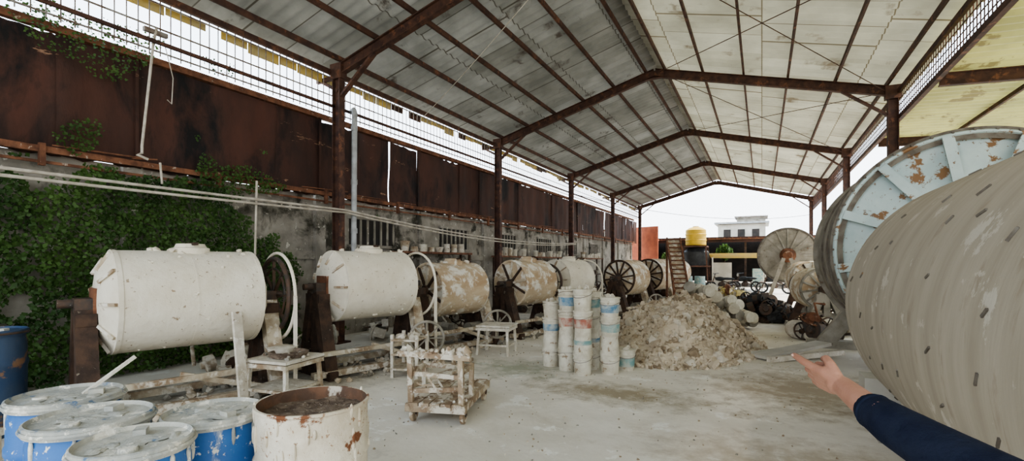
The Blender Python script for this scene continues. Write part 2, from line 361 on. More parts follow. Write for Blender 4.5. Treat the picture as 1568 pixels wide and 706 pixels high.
b.tube([(-7.7,3.85,4.8),(-7.66,3.95,4.3),(-7.6,3.9,3.9),(-7.62,3.85,3.95)],.007,hoseM,6); b.box((-7.72,3.75,4.9),(.06,.3,.06),galv)
b.tube([(-7.5,3.7,3.0),(-7.45,3.7,2.7)],.015,hoseM,8); b.build('hanging_pipe')
b=MB(); b.tube([(-7.42,5.1,2.95),(-7.4,5.05,1.5)],.018,hoseM,8); b.build('standpipe')
b=MB(); b.tube(sag((-7.4,9.5,5.2),(1.2,3.2,5.9),.15),.008,hoseM,5); b.tube(sag((-7.3,20,4.6),(2.5,33,4.4),.6),.012,blk,5)
b.build('overhead_cable')

# ------------------------------------------------------------------ mill drums
def wheel(b,c,ax,r,mat,sp=6,w=.03):
    c=Vector(c);d,u,v=fr(ax); b.ring(c,ax,r,w,mat,36,8); b.lathe(c-d*.06,d,[(0,.05),(.12,.05)],mat,14)
    for i in range(sp):
        a=2*math.pi*i/sp; e=u*math.cos(a)+v*math.sin(a); b.beam(c+e*.03,c+e*r,.035,.02,mat)
def mill(x,y,h,Rd,L,body,style=0,legs=woodM,ring=False,wheelR=.0,hatch=True,sw=True,rz=-15,ww=.42,base=woodLM,gap=.2):
    b=MB(); hL=L/2; n=48
    prof=[(-hL,Rd*.985),(-hL,Rd*1.012),(-hL+.04,Rd*1.012),(-hL+.04,Rd),(-.01,Rd),(-.01,Rd*1.005),(.01,Rd*1.005),(.01,Rd),(hL-.04,Rd),(hL-.04,Rd*1.012),(hL,Rd*1.012),(hL,Rd*.985)]
    b.lathe((0,0,h),(0,1,0),prof,body,n)
    for k in range(40):
        a=U(0,6.28); t=U(-hL*.9,hL*.9); s_=U(.008,.022)
        b.ell((math.cos(a)*Rd,t,h+math.sin(a)*Rd),(s_,s_*U(.7,2),s_),body,8,5,.8,R()*9)
    if style==0:
        b.lathe((0,-hL,h),(0,-1,0),[(0,Rd*.99),(.10,Rd*.66),(.12,Rd*.3)],body,9,False)
        for i in range(9):
            a=2*math.pi*(i)/9; d,u,v=fr((0,-1,0)); e=u*math.cos(a)+v*math.sin(a)
            o=Vector((0,-hL,h)); b.beam(o+e*Rd*.97+d*.01,o+e*Rd*.62+d*.11,.05,.03,base)
        b.box((0,-hL-.12,h),(.3,.05,.3),rustLM); b.beam((0,-hL-.13,h),(.0,-hL-.1,h-Rd*.8),.16,.05,rustLM)
        b.lathe((0,hL,h),(0,1,0),[(0,Rd*.99),(.10,Rd*.6),(.12,Rd*.25)],body,9,False)
    else:
        o=Vector((0,-hL,h)); d,u,v=fr((0,-1,0))
        b.ring(o,(0,1,0),Rd*.96,.03,legs if style==2 else body,48,8)
        ns=10 if style==1 else 12
        for i in range(ns):
            a=2*math.pi*(i+.3)/ns; e=u*math.cos(a)+v*math.sin(a)
            b.beam(o+e*.06+d*.02,o+e*Rd*.95+d*.015,.04,.04,legs if (style==2 or i%2) else base)
        b.lathe(o,d,[(0,Rd*.2),(.07,Rd*.18)],ironM,16)
    b.cyl((0,-hL-gap-.2,h),(0,hL+.4,h),.045,ironM,14)
    if hatch:
        b.lathe((.0,.05,h+Rd*.93),(0,0,1),[(0,.19),(.07,.19),(.08,.16),(.12,.14)],body,16); b.box((.05,.05,h+Rd+.08),(.32,.05,.03),legs)
        for k in range(9): b.rock((U(-.15,.15),U(-.4,.6),h+Rd+.0),U(.02,.05),body,R()*9)
    w=ww
    for s_ in(-1,1):
        yy=s_*(hL+gap)
        b.box((0,yy,h-.02),(.26,.16,.14),ironM)
        for q in(-1,1):
            b.beam((q*.07,yy,h-.08),(q*w,yy,.02),.17,.14,legs if (s_<0) else (woodM if q<0 else base))
        b.beam((-w*.62,yy,h*.42),(w*.62,yy,h*.42),.07,.12,legs); b.box((0,yy,.06),(2*w+.2,.13,.12),legs)
        b.beam((0,yy,.1),(0,yy,h-.1),.14,.12,legs); b.box((0,yy,h-.16),(.40,.16,.12),legs)
    for q in(-1,1): b.box((q*w,0,.09),(.1,L+.9,.08),base)
    b.box((w,0,.36),(.05,L+.6,.06),base)
    b.beam((w+.02,hL+.3,.04),(w-.05,-hL*.2,.4),.05,.06,base)
    if wheelR:
        wheel(b,(0,hL+.3,h),(0,1,0),wheelR,ironM,8,.03); b.ring((0,hL+.3,h),(0,1,0),wheelR*.72,.015,ironM,36,6)
    if ring:
        b.ring((.0,hL+.34,h-.02),(0,1,0),Rd*1.02,.02,body,44,8)
        b.beam((Rd*1.02,hL+.34,h),(Rd*1.02,hL+.34,.05),.035,.035,body)
    if sw:
        wheel(b,(w+.2,hL+.12,.42),(.8,-.6,0),.26,greyM,8,.022)
        b.cyl((w-.1,hL+.3,.42),(w+.25,hL+.08,.42),.03,ironM,10); b.box((w-.02,hL+.16,.25),(.1,.14,.4),ironM)
        b.lathe((w-.35,hL+.05,.3),(0,1,0),[(-.2,.1),(-.2,.13),(.12,.13),(.14,.08)],greyM,16)
    for k in range(60): b.rock((U(-w-.1,w+.3),U(-hL-.3,hL+.3),.02+U(0,.02)),U(.02,.06),random.choice([whiteM,rubM,greyM]),R()*9)
    return b.build('mill_drum',(x,y,0),math.radians(rz))
mill(-5.84,3.14,1.19,.54,1.34,drumM,0,woodM,True,.46,True,False)
mill(-5.37,5.50,1.26,.51,1.15,drumM,0,woodM,True,0,True,True,-15,.38)
mill(-5.25,7.55,1.10,.49,1.1,drum3M,1,woodM,False,.0,True,True,-15,.4,woodLM)
mill(-4.72,9.75,1.15,.5,1.0,drum3M,1,woodM,False,.4)
mill(-4.55,11.9,1.17,.5,1.1,drumM,0,woodLM,True,0)
mill(-3.45,13.8,1.17,.5,.9,drum3M,2,woodM,False,0,False)
mill(-3.2,16.6,1.2,.52,1.0,drum3M,2,woodM,False,0,False)
mill(-3.3,18.9,1.2,.52,1.0,drumM,1,woodM,False,0,False)
mill(-3.3,21.3,1.2,.52,1.0,drum3M,1,woodM,False,0,False)

b=MB(); a=Vector((-2.05,14.5,.75)); c=Vector((-2.5,15.9,2.35)); d_=(c-a).normalized(); sd=Vector((.86,.3,0))
for s_ in(-1,1): b.beam(a+sd*.22*s_,c+sd*.22*s_,.05,.14,rustLM); 
b.beam(a,c,.36,.02,woodLM)
for k in range(12): p=a.lerp(c,(k+.5)/12)+Vector((0,0,.05)); b.beam(p-sd*.2,p+sd*.2,.04,.04,rustLM)
for s_ in(-1,1):
    b.beam(a+sd*.22*s_+d_*.1,Vector(((a+sd*.22*s_).x,(a+sd*.22*s_).y,0)),.06,.06,rustLM); p=c+sd*.22*s_-d_*.1; b.beam(p,(p.x,p.y,0),.06,.06,rustLM)
b.build('conveyor_chute')

# ------------------------------------------------------------------ tables
def table(x,y,rz,w,d,h,items=True,top=whiteM,leg=woodLM):
    b=MB(); b.box((0,0,h),(w,d,.03),top)
    for i in(-1,1):
        b.box((i*(w/2-.02),0,h-.05),(.03,d,.05),leg); b.box((0,i*(d/2-.02),h-.05),(w,.03,.05),leg)
        b.box((i*(w/2-.03),0,h*.35),(.03,d-.05,.03),leg)
        for j in(-1,1): b.beam((i*(w/2-.05),j*(d/2-.05),h),(i*(w/2-.02),j*(d/2-.02),0),.04,.04,leg)
    b.box((0,-(d/2-.03),h*.35),(w-.05,.03,.03),leg)
    if items:
        b.lathe((.05,.0,h+.02),(0,0,1),[(0,.2),(.05,.22),(.06,.19),(.02,.17)],sludgeM,20)
        b.lathe((-.17,.12,h+.02),(0,0,1),[(0,.14),(.07,.16),(.08,.1)],whiteM,16)
        for k in range(24): b.rock((U(-w/2,w/2),U(-d/2,d/2),h+.02),U(.02,.045),random.choice([whiteM,greyM]),R()*9)
        b.box((0,0,h*.36),(w-.1,d-.1,.02),top)
    b.build('work_table',(x,y,0),rz)
table(-4.90,3.72,.15,.6,.6,.5)
table(-4.15,7.4,.2,.6,.55,.5,False,whiteM,whiteM)
b=MB()
for k in range(3): b.box((0,0,.12+k*.2),(.38,.45,.025),woodLM)
for i in(-1,1):
    for j in(-1,1): b.box((i*.18,j*.2,.3),(.04,.04,.6),whiteM)
for k in range(10): b.rock((U(-.15,.15),U(-.2,.2),.55),U(.03,.06),whiteM,k)
b.build('stool_rack',(-4.45,5.4,0),.3)
b=MB(); b.beam((-4.98,3.28,.0),(-5.2,3.33,1.05),.1,.035,whiteM); b.build('leaning_plank')
b=MB(); b.beam((-4.0,4.85,.03),(-3.9,5.9,.05),.12,.05,woodLM); b.beam((-4.7,6.4,.05),(-4.1,6.5,.05),.1,.05,woodLM); b.build('floor_planks')

# ------------------------------------------------------------------ trolley
b=MB(); W,Lc,hz=.56,1.08,.2
for k in range(5): b.box((-W/2+.056+k*.112,0,hz),(.10,Lc,.03),cartM)
for s_ in(-1,1):
    b.box((0,s_*(Lc/2-.04),hz-.045),(W+.06,.07,.06),cartM); b.box((s_*(W/2),0,hz-.03),(.05,Lc,.07),cartM)
for i in(-1,1):
    for j in(-1,1):
        yy=j*(Lc/2-.12); c=Vector((i*(W/2-.02),yy,.085))
        b.lathe(c-Vector((.02,0,0)),(1,0,0),[(0,.055),(0,.08),(.005,.085),(.035,.085),(.04,.08),(.04,.055)],cartM,20)
        b.lathe(c-Vector((.03,0,0)),(1,0,0),[(0,.018),(.06,.018)],ironM,10)
        for q in(-1,1): b.box(c+Vector((q*.03,0,.05)),(.008,.05,.11),ironM)
yb=-Lc/2+.05
for i in(-1,1):
    b.beam((i*(W/2-.02),yb,hz),(i*(W/2-.02),yb-.03,hz+.5),.05,.05,cartM)
    b.beam((i*(W/2-.02),yb+.36,hz),(i*(W/2-.02),yb+.38,hz+.34),.045,.045,cartM)
    b.beam((i*(W/2-.02),yb,hz+.32),(i*(W/2-.02),yb+.4,hz+.30),.035,.045,cartM)
for z,tt in((.12,.04),(.30,-.03)): b.beam((-W/2,yb,hz+z),(W/2,yb,hz+z+tt),.03,.045,cartM)
b.beam((-W/2-.10,yb-.03,hz+.5),(W/2+.08,yb-.03,hz+.47),.06,.05,cartM)
b.beam((-W/2,yb+.38,hz+.3),(W/2,yb+.38,hz+.3),.04,.05,cartM)
for k in range(30): b.rock((U(-W/2-.12,W/2+.06),yb-.02+U(-.02,.03),hz+.5+U(-.02,.045)),U(.02,.05),whiteM if k%2 else cartM,R()*9)
for k in range(16): b.rock((U(-W/2,W/2),yb+.38+U(-.03,.03),hz+.32+U(-.02,.02)),U(.012,.03),cartM,R()*9)
for k in range(6): b.tube([(-.2+k*.07,yb+U(-.03,.1),hz+U(.1,.3)),(-.15+k*.07,yb+U(-.05,.1),hz+U(.1,.3)),(-.05+k*.06,yb+U(0,.2),hz+U(.1,.25))],.012,cartM,7)
for k in range(26): b.rock((U(-W/2,W/2),U(-Lc/2,Lc/2),hz+.015),U(.008,.022),whiteM,R()*9)
b.build('hand_cart',(-3.0,4.33,0),math.radians(17))

# ------------------------------------------------------------------ barrels
def blue(x,y,r,h,rz=0,stick=False,bm=None):
    b=MB(); bm=bm or blueM
    b.lathe((0,0,0),(0,0,1),[(0,r*.86),(.03,r*.93),(h*.28,r*.96),(h*.30,r*.99),(h*.34,r*.99),(h*.36,r*.96),(h*.62,r*.97),(h*.64,r),(h*.68,r),(h*.70,r*.97),(h*.86,r*.96),(h*.90,r*.93),(h*.93,r*.93)],bm,40)
    b.lathe((0,0,h*.93),(0,0,1),[(0,r*.97),(.0,r*1.01),(.045,r*1.01),(.05,r*.97),(.03,r*.93),(.025,r*.5),(.03,r*.2),(.035,.02)],lidM if bm is blueM else bm,40)
    b.ring((0,0,h*.93+.02),(0,0,1),r*1.01,.012,lidM if bm is blueM else ironM,40,6)
    b.box((r*.5,0,h*.93+.04),(.07,.05,.04),lidM); b.lathe((-r*.45,0,h*.93+.025),(0,0,1),[(0,.04),(.02,.035)],lidM,14)
    if bm is blueM:
        for k in range(16):
            a=U(0,6.28);q=U(0,r*.8); b.ell((q*math.cos(a),q*math.sin(a),h*.93+.028),(U(.02,.06),U(.02,.06),.008),lidM,10,5,.6,R()*9)
        for k in range(14):
            a=U(0,6.28); l_=U(.02,.09); b.ell((r*.965*math.cos(a),r*.965*math.sin(a),h*.92-l_*.7),(.010,.010,l_),lidM,8,5)
    if stick: b.beam((.05,.05,h*.95),(.3,.12,h*.95+.2),.05,.015,whiteM)
    b.build('plastic_barrel',(x,y,0),rz)
blue(-2.73,1.62,.25,.78); blue(-3.05,1.19,.26,.83,2,False); blue(-3.63,1.30,.265,.84,1,True); blue(-2.50,1.13,.225,.82,2.5)
blue(-6.35,1.7,.27,1.0,.5,False,dblueM)
b=MB(); r=.285;h=.85
b.lathe((0,0,0),(0,0,1),[(0,r),(.02,r*1.02),(.03,r),(h*.33,r),(h*.345,r*1.035),(h*.36,r),(h*.66,r),(h*.675,r*1.035),(h*.69,r),(h-.02,r),(h-.015,r*1.03),(h,r*1.03),(h,r*.98)],oilM,48,True,False)
b.lathe((0,0,0),(0,0,1),[(h,r*.98),(h-.02,r*.975),(.70,r*.96)],oilInM,48,True,False)
vs=[];fs=[];n=40;K=8
for k in range(K+1):
    for i in range(n):
        a=2*math.pi*i/n;q=r*.97*k/K;p=Vector((q*math.cos(a),q*math.sin(a),0)); vs.append((p.x,p.y,.765+.025*noise.noise(p*12)+.02*(k/K)**3))
for k in range(K):
    for i in range(n): fs.append((k*n+i,(k+1)*n+i,(k+1)*n+(i+1)%n,k*n+(i+1)%n))
b.add(vs,fs,sludgeM,True)
for k in range(50):
    a=U(0,6.28); b.ell((r*1.01*math.cos(a),r*1.01*math.sin(a),U(.35,.84)),(.010,.010,U(.02,.07)),oilM,8,5)
b.build('steel_oil_drum',(-2.18,1.83,0))
b=MB(); b.box((0,0,.4),(.6,.25,.04),woodLM)
for i in(-1,1): b.box((i*.25,0,.2),(.05,.2,.4),woodLM)
b.build('low_bench',(-5.0,1.15,0),.4)
# ------------------------------------------------------------------ bucket stacks
def bucket(b,z,r,h,lab=None,inv=False,dx=0,dy=0):
    if inv: pr=[(0,r),(.02,r),(.03,r*.95),(h*.25,r*.93),(h,r*.82)]
    else: pr=[(0,r*.82),(h*.72,r*.93),(h*.74,r*.99),(h*.78,r*.99),(h*.8,r*.94),(h*.93,r*.96),(h*.93,r*1.03),(h,r*1.03)]
    b.lathe((dx,dy,z),(0,0,1),pr,bucM,26)
    if not inv: b.ring((dx,dy,z+h*.76),(0,.35,1),r*1.0,.004,galv,26,5)
    if lab: b.lathe((dx,dy,z+h*.2),(0,0,1),[(0,r*.875),(h*.42,r*.935)],lab,26)
def stack(x,y,n,r=.145,h=.31,labs=None):
    b=MB()
    for k in range(n):
        lab=labs[k] if labs else random.choice([None,None,None,bbl,brd,bgn,None])
        bucket(b,k*h,r,h,lab,k%3==1,U(-.012,.012),U(-.012,.012))
    for k in range(4): b.rock((U(-.06,.06),U(-.06,.06),n*h+.01),.04,whiteM,k)
    b.build('bucket_stack',(x,y,0),U(0,6))
stack(-2.27,6.56,4,.142,.305,[None,bgn,brd,None]); stack(-1.95,6.80,4,.145,.275,[None,None,bgn,bbl]); stack(-2.58,6.74,4,.142,.30,[None,None,brd,bbl]); stack(-2.90,6.9,4,.14,.25,[None,None,bbl,None]); stack(-1.80,7.15,1); stack(-2.65,7.15,4,.142,.28,[None,brd,None,None]); stack(-2.28,6.98,4,.14,.29,[None,bbl,None,bgn])
# ------------------------------------------------------------------ rubble pile
def pile(name,cx,cy,lx,ly,H,n=3600):
    b=MB(); G=72; vs=[];fs=[]
    def hh(u,v):
        r_=math.sqrt(u*u+v*v)
        e=max(0,1-r_**1.9); w=.5+.5*noise.noise(Vector((u*1.6,v*1.8,3)))
        return H*e*(.55+.55*w)*(1-.18*v)+.16*noise.noise(Vector((u*lx*2.6,v*ly*2.6,1)))*min(1,e*4)+.05*noise.noise(Vector((u*lx*8,v*ly*8,5)))*min(1,e*4)
    for i in range(G+1):
        for j in range(G+1):
            u=-1.05+2.1*i/G; v=-1.05+2.1*j/G; z=hh(u,v)
            vs.append((u*lx,v*ly,z if u*u+v*v<1.0 else -.02))
    for i in range(G):
        for j in range(G): a=i*(G+1)+j; fs.append((a,a+G+1,a+G+2,a+1))
    b.add(vs,fs,rubM)
    for k in range(n):
        a=U(0,6.28);r_=math.sqrt(R())*1.08;u=r_*math.cos(a);v=r_*math.sin(a)
        s_=U(.015,.052)*(2.1 if R()<.07 else 1); t=R(); b.rock((u*lx,v*ly,max(.01,hh(u,v))+s_*.15),s_,rubM if t<.74 else (rub2M if t<.86 else rub3M),R()*50)
    b.build(name,(cx,cy,0))
pile('rubble_pile',-1.48,10.1,1.42,2.55,1.02)
b=MB()
for k in range(30):
    t=k/29; x=-1.35+t*1.15+U(-.15,.15); y=11.5+t*1.6+U(-.2,.2); z=1.0-.85*t+U(-.05,.08)
    d_=Vector((U(-.3,.5),U(-.9,-.4),U(-.2,.3))).normalized(); b.lathe(Vector((x,y,z)),d_,[(0,.09),(.03,.12),(.26,.13),(.3,.12),(.3,.1)],bucM if k%4 else greyM,16)
b.build('discarded_bucket_heap')

# ------------------------------------------------------------------ big right mills
b=MB(); Rb=1.2; ax=(1.95,0,1.2)
pr=[(2.1,Rb*.96),(2.1,Rb),(5.88,Rb),(5.97,Rb*.99),(6.03,Rb*.97),(6.07,Rb*.93)]
b.lathe(ax,(0,1,0),pr,bigM,128)
for row in range(7):
    t=2.45+row*.52+U(-.08,.08)
    for i in range(24):
        a=2*math.pi*(i+U(-.3,.3))/24
        if R()<.45: continue
        a2=a+U(.015,.05); yy=t+U(-.12,.12)
        p=Vector(ax)+Vector((math.cos(a)*(Rb+.003),yy,math.sin(a)*(Rb+.003))); q=Vector(ax)+Vector((math.cos(a2)*(Rb+.003),yy+U(.02,.07),math.sin(a2)*(Rb+.003)))
        b.beam(p,q,.010,.012,rimM)
b.lathe((1.95,6.05,1.2),(0,1,0),[(0,.5),(.06,.5),(.06,.15),(.4,.15)],rimM,24); b.lathe((1.95,2.1,1.2),(0,-1,0),[(0,.5),(.06,.5),(.06,.15),(.3,.15)],rimM,24)
for aa,yy in((200,2.75),):
    a=math.radians(aa); e=Vector((math.cos(a),0,math.sin(a))); p=Vector(ax)+e*(Rb+.005)+Vector((0,yy,0)); b.beam(p-Vector((0,.1,0)),p+Vector((0,.1,0)),.16,.02,lightM)
b.build('large_ball_mill')
b=MB()
for q in(-1,1):
    b.box((1.95+q*.88,5.5,.09),(.3,.45,.18),greyM)
b.box((1.95,6.45,.52),(.5,.25,1.04),greyM); b.box((1.1,6.3,.2),(.3,.35,.4),lightM); b.box((1.95,1.8,.52),(.5,.2,1.04),greyM)
b.build('mill_cradle')
b=MB(); Rf=1.52; c=Vector((2.36,8.0,1.78))
b.lathe(c,(0,1,0),[(.08,Rf*.93),(.08,Rf*.96),(2.35,Rf*.96),(2.35,Rf),(2.45,Rf),(2.45,Rf*.9)],greyM,96)
b.lathe(c,(0,1,0),[(0,Rf*.9),(0,Rf),(.07,Rf),(.07,Rf*.95),(.12,Rf*.95),(.12,Rf),(.2,Rf),(.2,Rf*.95)],rimM,96,True,False)
b.lathe(c+Vector((0,.06,0)),(0,-1,0),[(0,Rf*.93),(.005,Rf*.9),(.01,.3),(.1,.28)],faceM,96,False)
for i in range(12):
    a=2*math.pi*(i+.35)/12; e=Vector((math.cos(a),0,math.sin(a))); b.beam(c+e*.2+Vector((0,-.03,0)),c+e*Rf*.95+Vector((0,-.03,0)),.03,.12,faceM)
b.ring(c,(0,1,0),Rf*.96,.025,faceM,96,6)
for i in range(44):
    a=2*math.pi*i/44; e=Vector((math.cos(a),0,math.sin(a))); b.cyl(c+e*Rf*.975-Vector((0,.03,0)),c+e*Rf*.975+Vector((0,.14,0)),.016,rimM,8)
for t in(.8,1.5): b.ring(c+Vector((0,t,0)),(0,1,0),Rf*.965,.02,rimM,96,6)
b.lathe(c,(0,-1,0),[(.0,.24),(.12,.24),(.14,.11),(.5,.11)],rimM,24); b.lathe(c+Vector((0,2.45,0)),(0,1,0),[(0,.25),(.1,.12),(.5,.12)],rimM,24)
b.build('mill_with_blue_end')
b=MB()
for q in(-1,1):
    b.beam((2.36+q*.35,7.6,1.62),(2.36+q*.9,7.6,0.02),.2,.22,greyM); b.beam((2.36+q*.25,10.8,1.6),(2.36+q*1.35,10.8,0.02),.24,.26,greyM)
b.box((2.36,7.6,1.58),(.8,.26,.14),greyM); b.box((2.36,10.8,1.58),(.8,.26,.14),greyM); b.box((2.36,10.8,.07),(3.2,.3,.14),greyM)
b.build('mill_trestle')
b=MB(); b.beam((-.05,8.9,.05),(.95,9.9,.2),.3,.05,lightM); b.beam((-.15,9.05,.05),(.85,10.05,.12),.04,.1,lightM); b.beam((.1,8.75,.04),(1.2,9.75,.09),.1,.08,whiteM)
b.build('steel_channel_stack')
b=MB(); c=Vector((.8,19.2,1.85)); Rf=.96
b.lathe(c,(.1,1,0),[(0,Rf*.92),(0,Rf),(.1,Rf),(.1,Rf*.93),(1.3,Rf*.93),(1.3,Rf*.8)],greyM,56)
d,u,v=fr((.1,1,0))
b.lathe(c-d*.005,-d,[(0,Rf*.94),(.01,Rf*.9)],greyM,56)
for i in range(16):
    a=2*math.pi*i/16; e=u*math.cos(a)+v*math.sin(a); b.beam(c+e*.15-d*.02,c+e*Rf*.97-d*.02,.03,.05,greyM)
b.ring(c-d*.02,d,Rf*.97,.035,rimM,56,6)
b.lathe(c,-d,[(0,.26),(.08,.24),(.1,.18),(.35,.14)],rustLM,20)
for q in(-1,1): b.beam(c-d*.35+Vector((q*.1,0,-.1)),Vector((c.x+q*.7,c.y-.35,.02)),.12,.12,greyM)
b.build('spoked_disc_mill')
mill(1.15,13.3,1.0,.47,.9,drum3M,2,greyM,False,.4,False,True,10)
mill(1.15,16.2,1.15,.48,.9,drum3M,1,woodM,False,0,False,True,10)
def scrap(name,cx,cy,w,d,h,n,mats):
    b=MB()
    for k in range(n):
        x,y=U(-w/2,w/2),U(-d/2,d/2); z=U(.05,h)*(1-abs(2*x/w)*.6); m=random.choice(mats); t=R(); s_=U(.08,.2)
        if t<.35:
            dd=Vector((U(-1,1),U(-1,1),U(-.3,.3))).normalized(); b.lathe((x,y,z),dd,[(0,s_*.6),(0,s_),(s_,s_),(s_*1.1,s_*.5),(s_*1.5,s_*.4)],m,14)
        elif t<.6: wheel(b,(x,y,z+.05),(U(-1,1),U(-1,1),U(-.5,.5)),s_*1.1,m,5,.018)
        elif t<.8: b.box((x,y,z),(s_*1.4,s_,s_*1.1),m,(U(-.4,.4),U(-.4,.4),U(0,3)))
        else: b.tube([(x,y,z),(x+U(-.2,.2),y+U(-.2,.2),z+U(0,.3)),(x+U(-.3,.3),y+U(-.3,.3),z+U(.1,.3))],.025,m,7)
    b.build(name,(cx,cy,0))
scrap('engine_scrap_pile',-.05,14.9,1.5,1.2,.75,140,[blk,ironM,blk,blk,ironM])
scrap('engine_scrap_pile',1.0,11.8,.8,.6,.5,30,[ironM,whiteM,rustLM])
scrap('machine_parts_heap',-1.4,24.5,1.8,1.2,.6,46,[ironM,ironM,greyM,rustLM,whiteM,yelM])
scrap('machine_parts_heap',-3.8,24.6,2.2,1.6,.9,60,[ironM,greyM,woodM,whiteM])
scrap('machine_parts_heap',-6.5,17.5,1.0,7.6,.7,110,[ironM,greyM,woodM,whiteM,woodLM])
scrap('machine_parts_heap',-6.8,8.9,.9,3.0,.6,60,[ironM,greyM,woodM,whiteM,woodLM])
scrap('machine_parts_heap',-6.9,5.0,.6,2.2,.45,30,[ironM,greyM,woodM,bucM,woodLM])
scrap('machine_parts_heap',-6.5,28.5,1.2,6,1.0,80,[ironM,greyM,woodM,whiteM,woodLM])
def motorbike(x,y,rz):
    b=MB()
    for q in(-.6,.6): b.ring((0,q,.3),(1,0,0),.26,.045,blk,28,8); wheel(b,(0,q,.3),(1,0,0),.22,galv,8,.01)
    b.tube([(0,.6,.3),(0,.42,.8),(0,.38,1.0)],.03,ironM,8); b.tube([(-.3,.32,1.02),(0,.38,1.0),(.3,.32,1.02)],.018,blk,8)
    b.ell((0,.1,.72),(.13,.28,.12),blk,14,8); b.ell((0,-.3,.74),(.13,.38,.07),blk,14,8); b.ell((0,.02,.42),(.15,.2,.16),ironM,12,8)
    b.tube([(0,.38,.8),(0,0,.6),(0,-.3,.55),(0,-.6,.3)],.03,ironM,8); b.tube([(.14,.1,.3),(.16,-.3,.28),(.17,-.65,.36)],.04,galv,8); b.ell((0,.46,.9),(.09,.06,.09),lightM,10,6); b.ell((0,.6,.58),(.06,.2,.03),brd,10,6)
    b.build('motorcycle',(x,y,0),rz)
motorbike(-1.9,28,1.2); motorbike(-.8,29.3,1.0); motorbike(.6,28.2,1.4)
for x,y in((-2.9,27),( -3.5,26.8)):
    b=MB(); b.lathe((0,0,0),(0,0,1),[(0,.25),(.3,.27),(.6,.27),(.88,.26),(.88,.2)],bgn,24); b.build('plastic_barrel',(x,y,0))

# ------------------------------------------------------------------ background yard
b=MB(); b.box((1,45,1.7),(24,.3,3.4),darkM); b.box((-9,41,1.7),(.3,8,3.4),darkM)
b.build('wall_far_building')
b=MB()
b.box((0,40.5,3.45),(22,8,.08),rustLM,(.05,0,0)); b.box((0,36.6,3.2),(22,.06,.38),rustM)
for k in range(44): b.box((-10.8+k*.5,40.5,3.52),(.08,8,.05),rustLM,(.05,0,0))
for x in(-9,-5,-1,3,7): b.beam((x,36.8,0),(x,36.8,3.2),.14,.14,woodM)
b.build('far_shed_roof')
b=MB(); b.box((-1.4,34.9,2.05),(3.4,1.3,.06),yelM,(-.2,0,0))
for x in(-2.9,.1): b.beam((x,34.4,0),(x,34.4,1.95),.08,.08,lightM)
b.box((-2.4,35.4,.8),(1.2,.1,1.6),lightM); b.box((-.2,35.4,.6),(.7,.1,1.2),bgn)
b.build('yard_canopy')
b=MB(); b.lathe((0,0,2.75),(0,0,1),[(0,.62),(.05,.66),(.3,.66),(.33,.69),(.37,.69),(.4,.66),(.7,.66),(.73,.69),(.77,.69),(.8,.66),(1.05,.66),(1.2,.45),(1.28,.2),(1.32,.2)],yelT,32)
b.lathe((0,0,1.4),(0,0,1),[(0,.8),(.9,.85),(1.2,.5)],blk,32)
b.box((0,0,2.68),(1.5,1.5,.1),steelM); b.box((0,0,1.35),(1.8,1.8,.1),steelM)
for i in(-1,1):
    for j in(-1,1): b.beam((i*.85,j*.85,0),(i*.7,j*.7,2.65),.09,.09,steelM)
b.build('water_tank',(-4.0,34.9,0))
b=MB(); b.box((0,0,2.6),(4,5,5.2),lightM); b.box((0,0,5.3),(4.6,5.6,.16),pvcM); b.box((.8,-.4,5.6),(2.4,3,.5),greyM); b.box((.8,-.4,5.9),(2.8,3.4,.1),galv)
for q in(-1,0,1): b.box((q*1.2,-2.52,4.3),(.6,.06,.8),darkM)
b.build('distant_house',(-1.7,52,0))
b=MB(); b.box((0,0,2.4),(6,4,4.8),lightM); b.box((0,0,4.9),(6.6,4.6,.15),rustLM); b.build('distant_house',(-14,50,0))
b=MB(); b.box((0,0,2.1),(.1,2.2,4.2),redM)
for k in range(8): b.box((.07,-1+k*.28,2.1),(.04,.05,4.2),redM)
b.box((.1,0,3.2),(.1,2.2,.1),redM); b.build('red_sheet_gate',(-7.6,35.6,0),1.2)
def bush(x,y,z,r,n):
    b=MB(); b.tube([(0,0,-z),(.05,0,0)],.05,woodM,6)
    leaves(b,n,lambda:(lambda a,t,q:(q*math.cos(a)*math.sin(t),q*math.sin(a)*math.sin(t),q*math.cos(t)))(U(0,6.28),U(0,3.14),r*U(.4,1)),(.08,.16)); b.build('bush',(x,y,z))
bush(-2.3,36.0,2.3,.55,500); bush(-5.9,36.0,1.6,.8,600); bush(2.2,34.9,.8,.7,400)
b=MB(); vs=[];fs=[];n=36;K=8
for k in range(K+1):
    for i in range(n):
        a=2*math.pi*i/n;q=k/K*(1+.35*noise.noise(Vector((math.cos(a)*2.5,math.sin(a)*2.5,2)))); p=Vector((q*.4*math.cos(a),q*.3*math.sin(a),0)); vs.append((p.x,p.y,.002+.025*(1-k/K)*(1+.6*noise.noise(p*9))))
for k in range(K):
    for i in range(n): fs.append((k*n+i,(k+1)*n+i,(k+1)*n+(i+1)%n,k*n+(i+1)%n))
b.add(vs,fs,sandM,True)
for k in range(600): a=U(0,6.28);q=U(.2,1.7); b.rock((q*.45*math.cos(a),q*.36*math.sin(a),.004),U(.003,.010),sandM,R()*9)
b.build('sand_heap',(.40,3.45,0))
b=MB()
for k in range(900):
    x=U(-5,.6); y=U(3,12); b.rock((x,y,.003),U(.003,.012),random.choice([rubM,rub3M,greyM]),R()*9)
b.build('floor_debris')

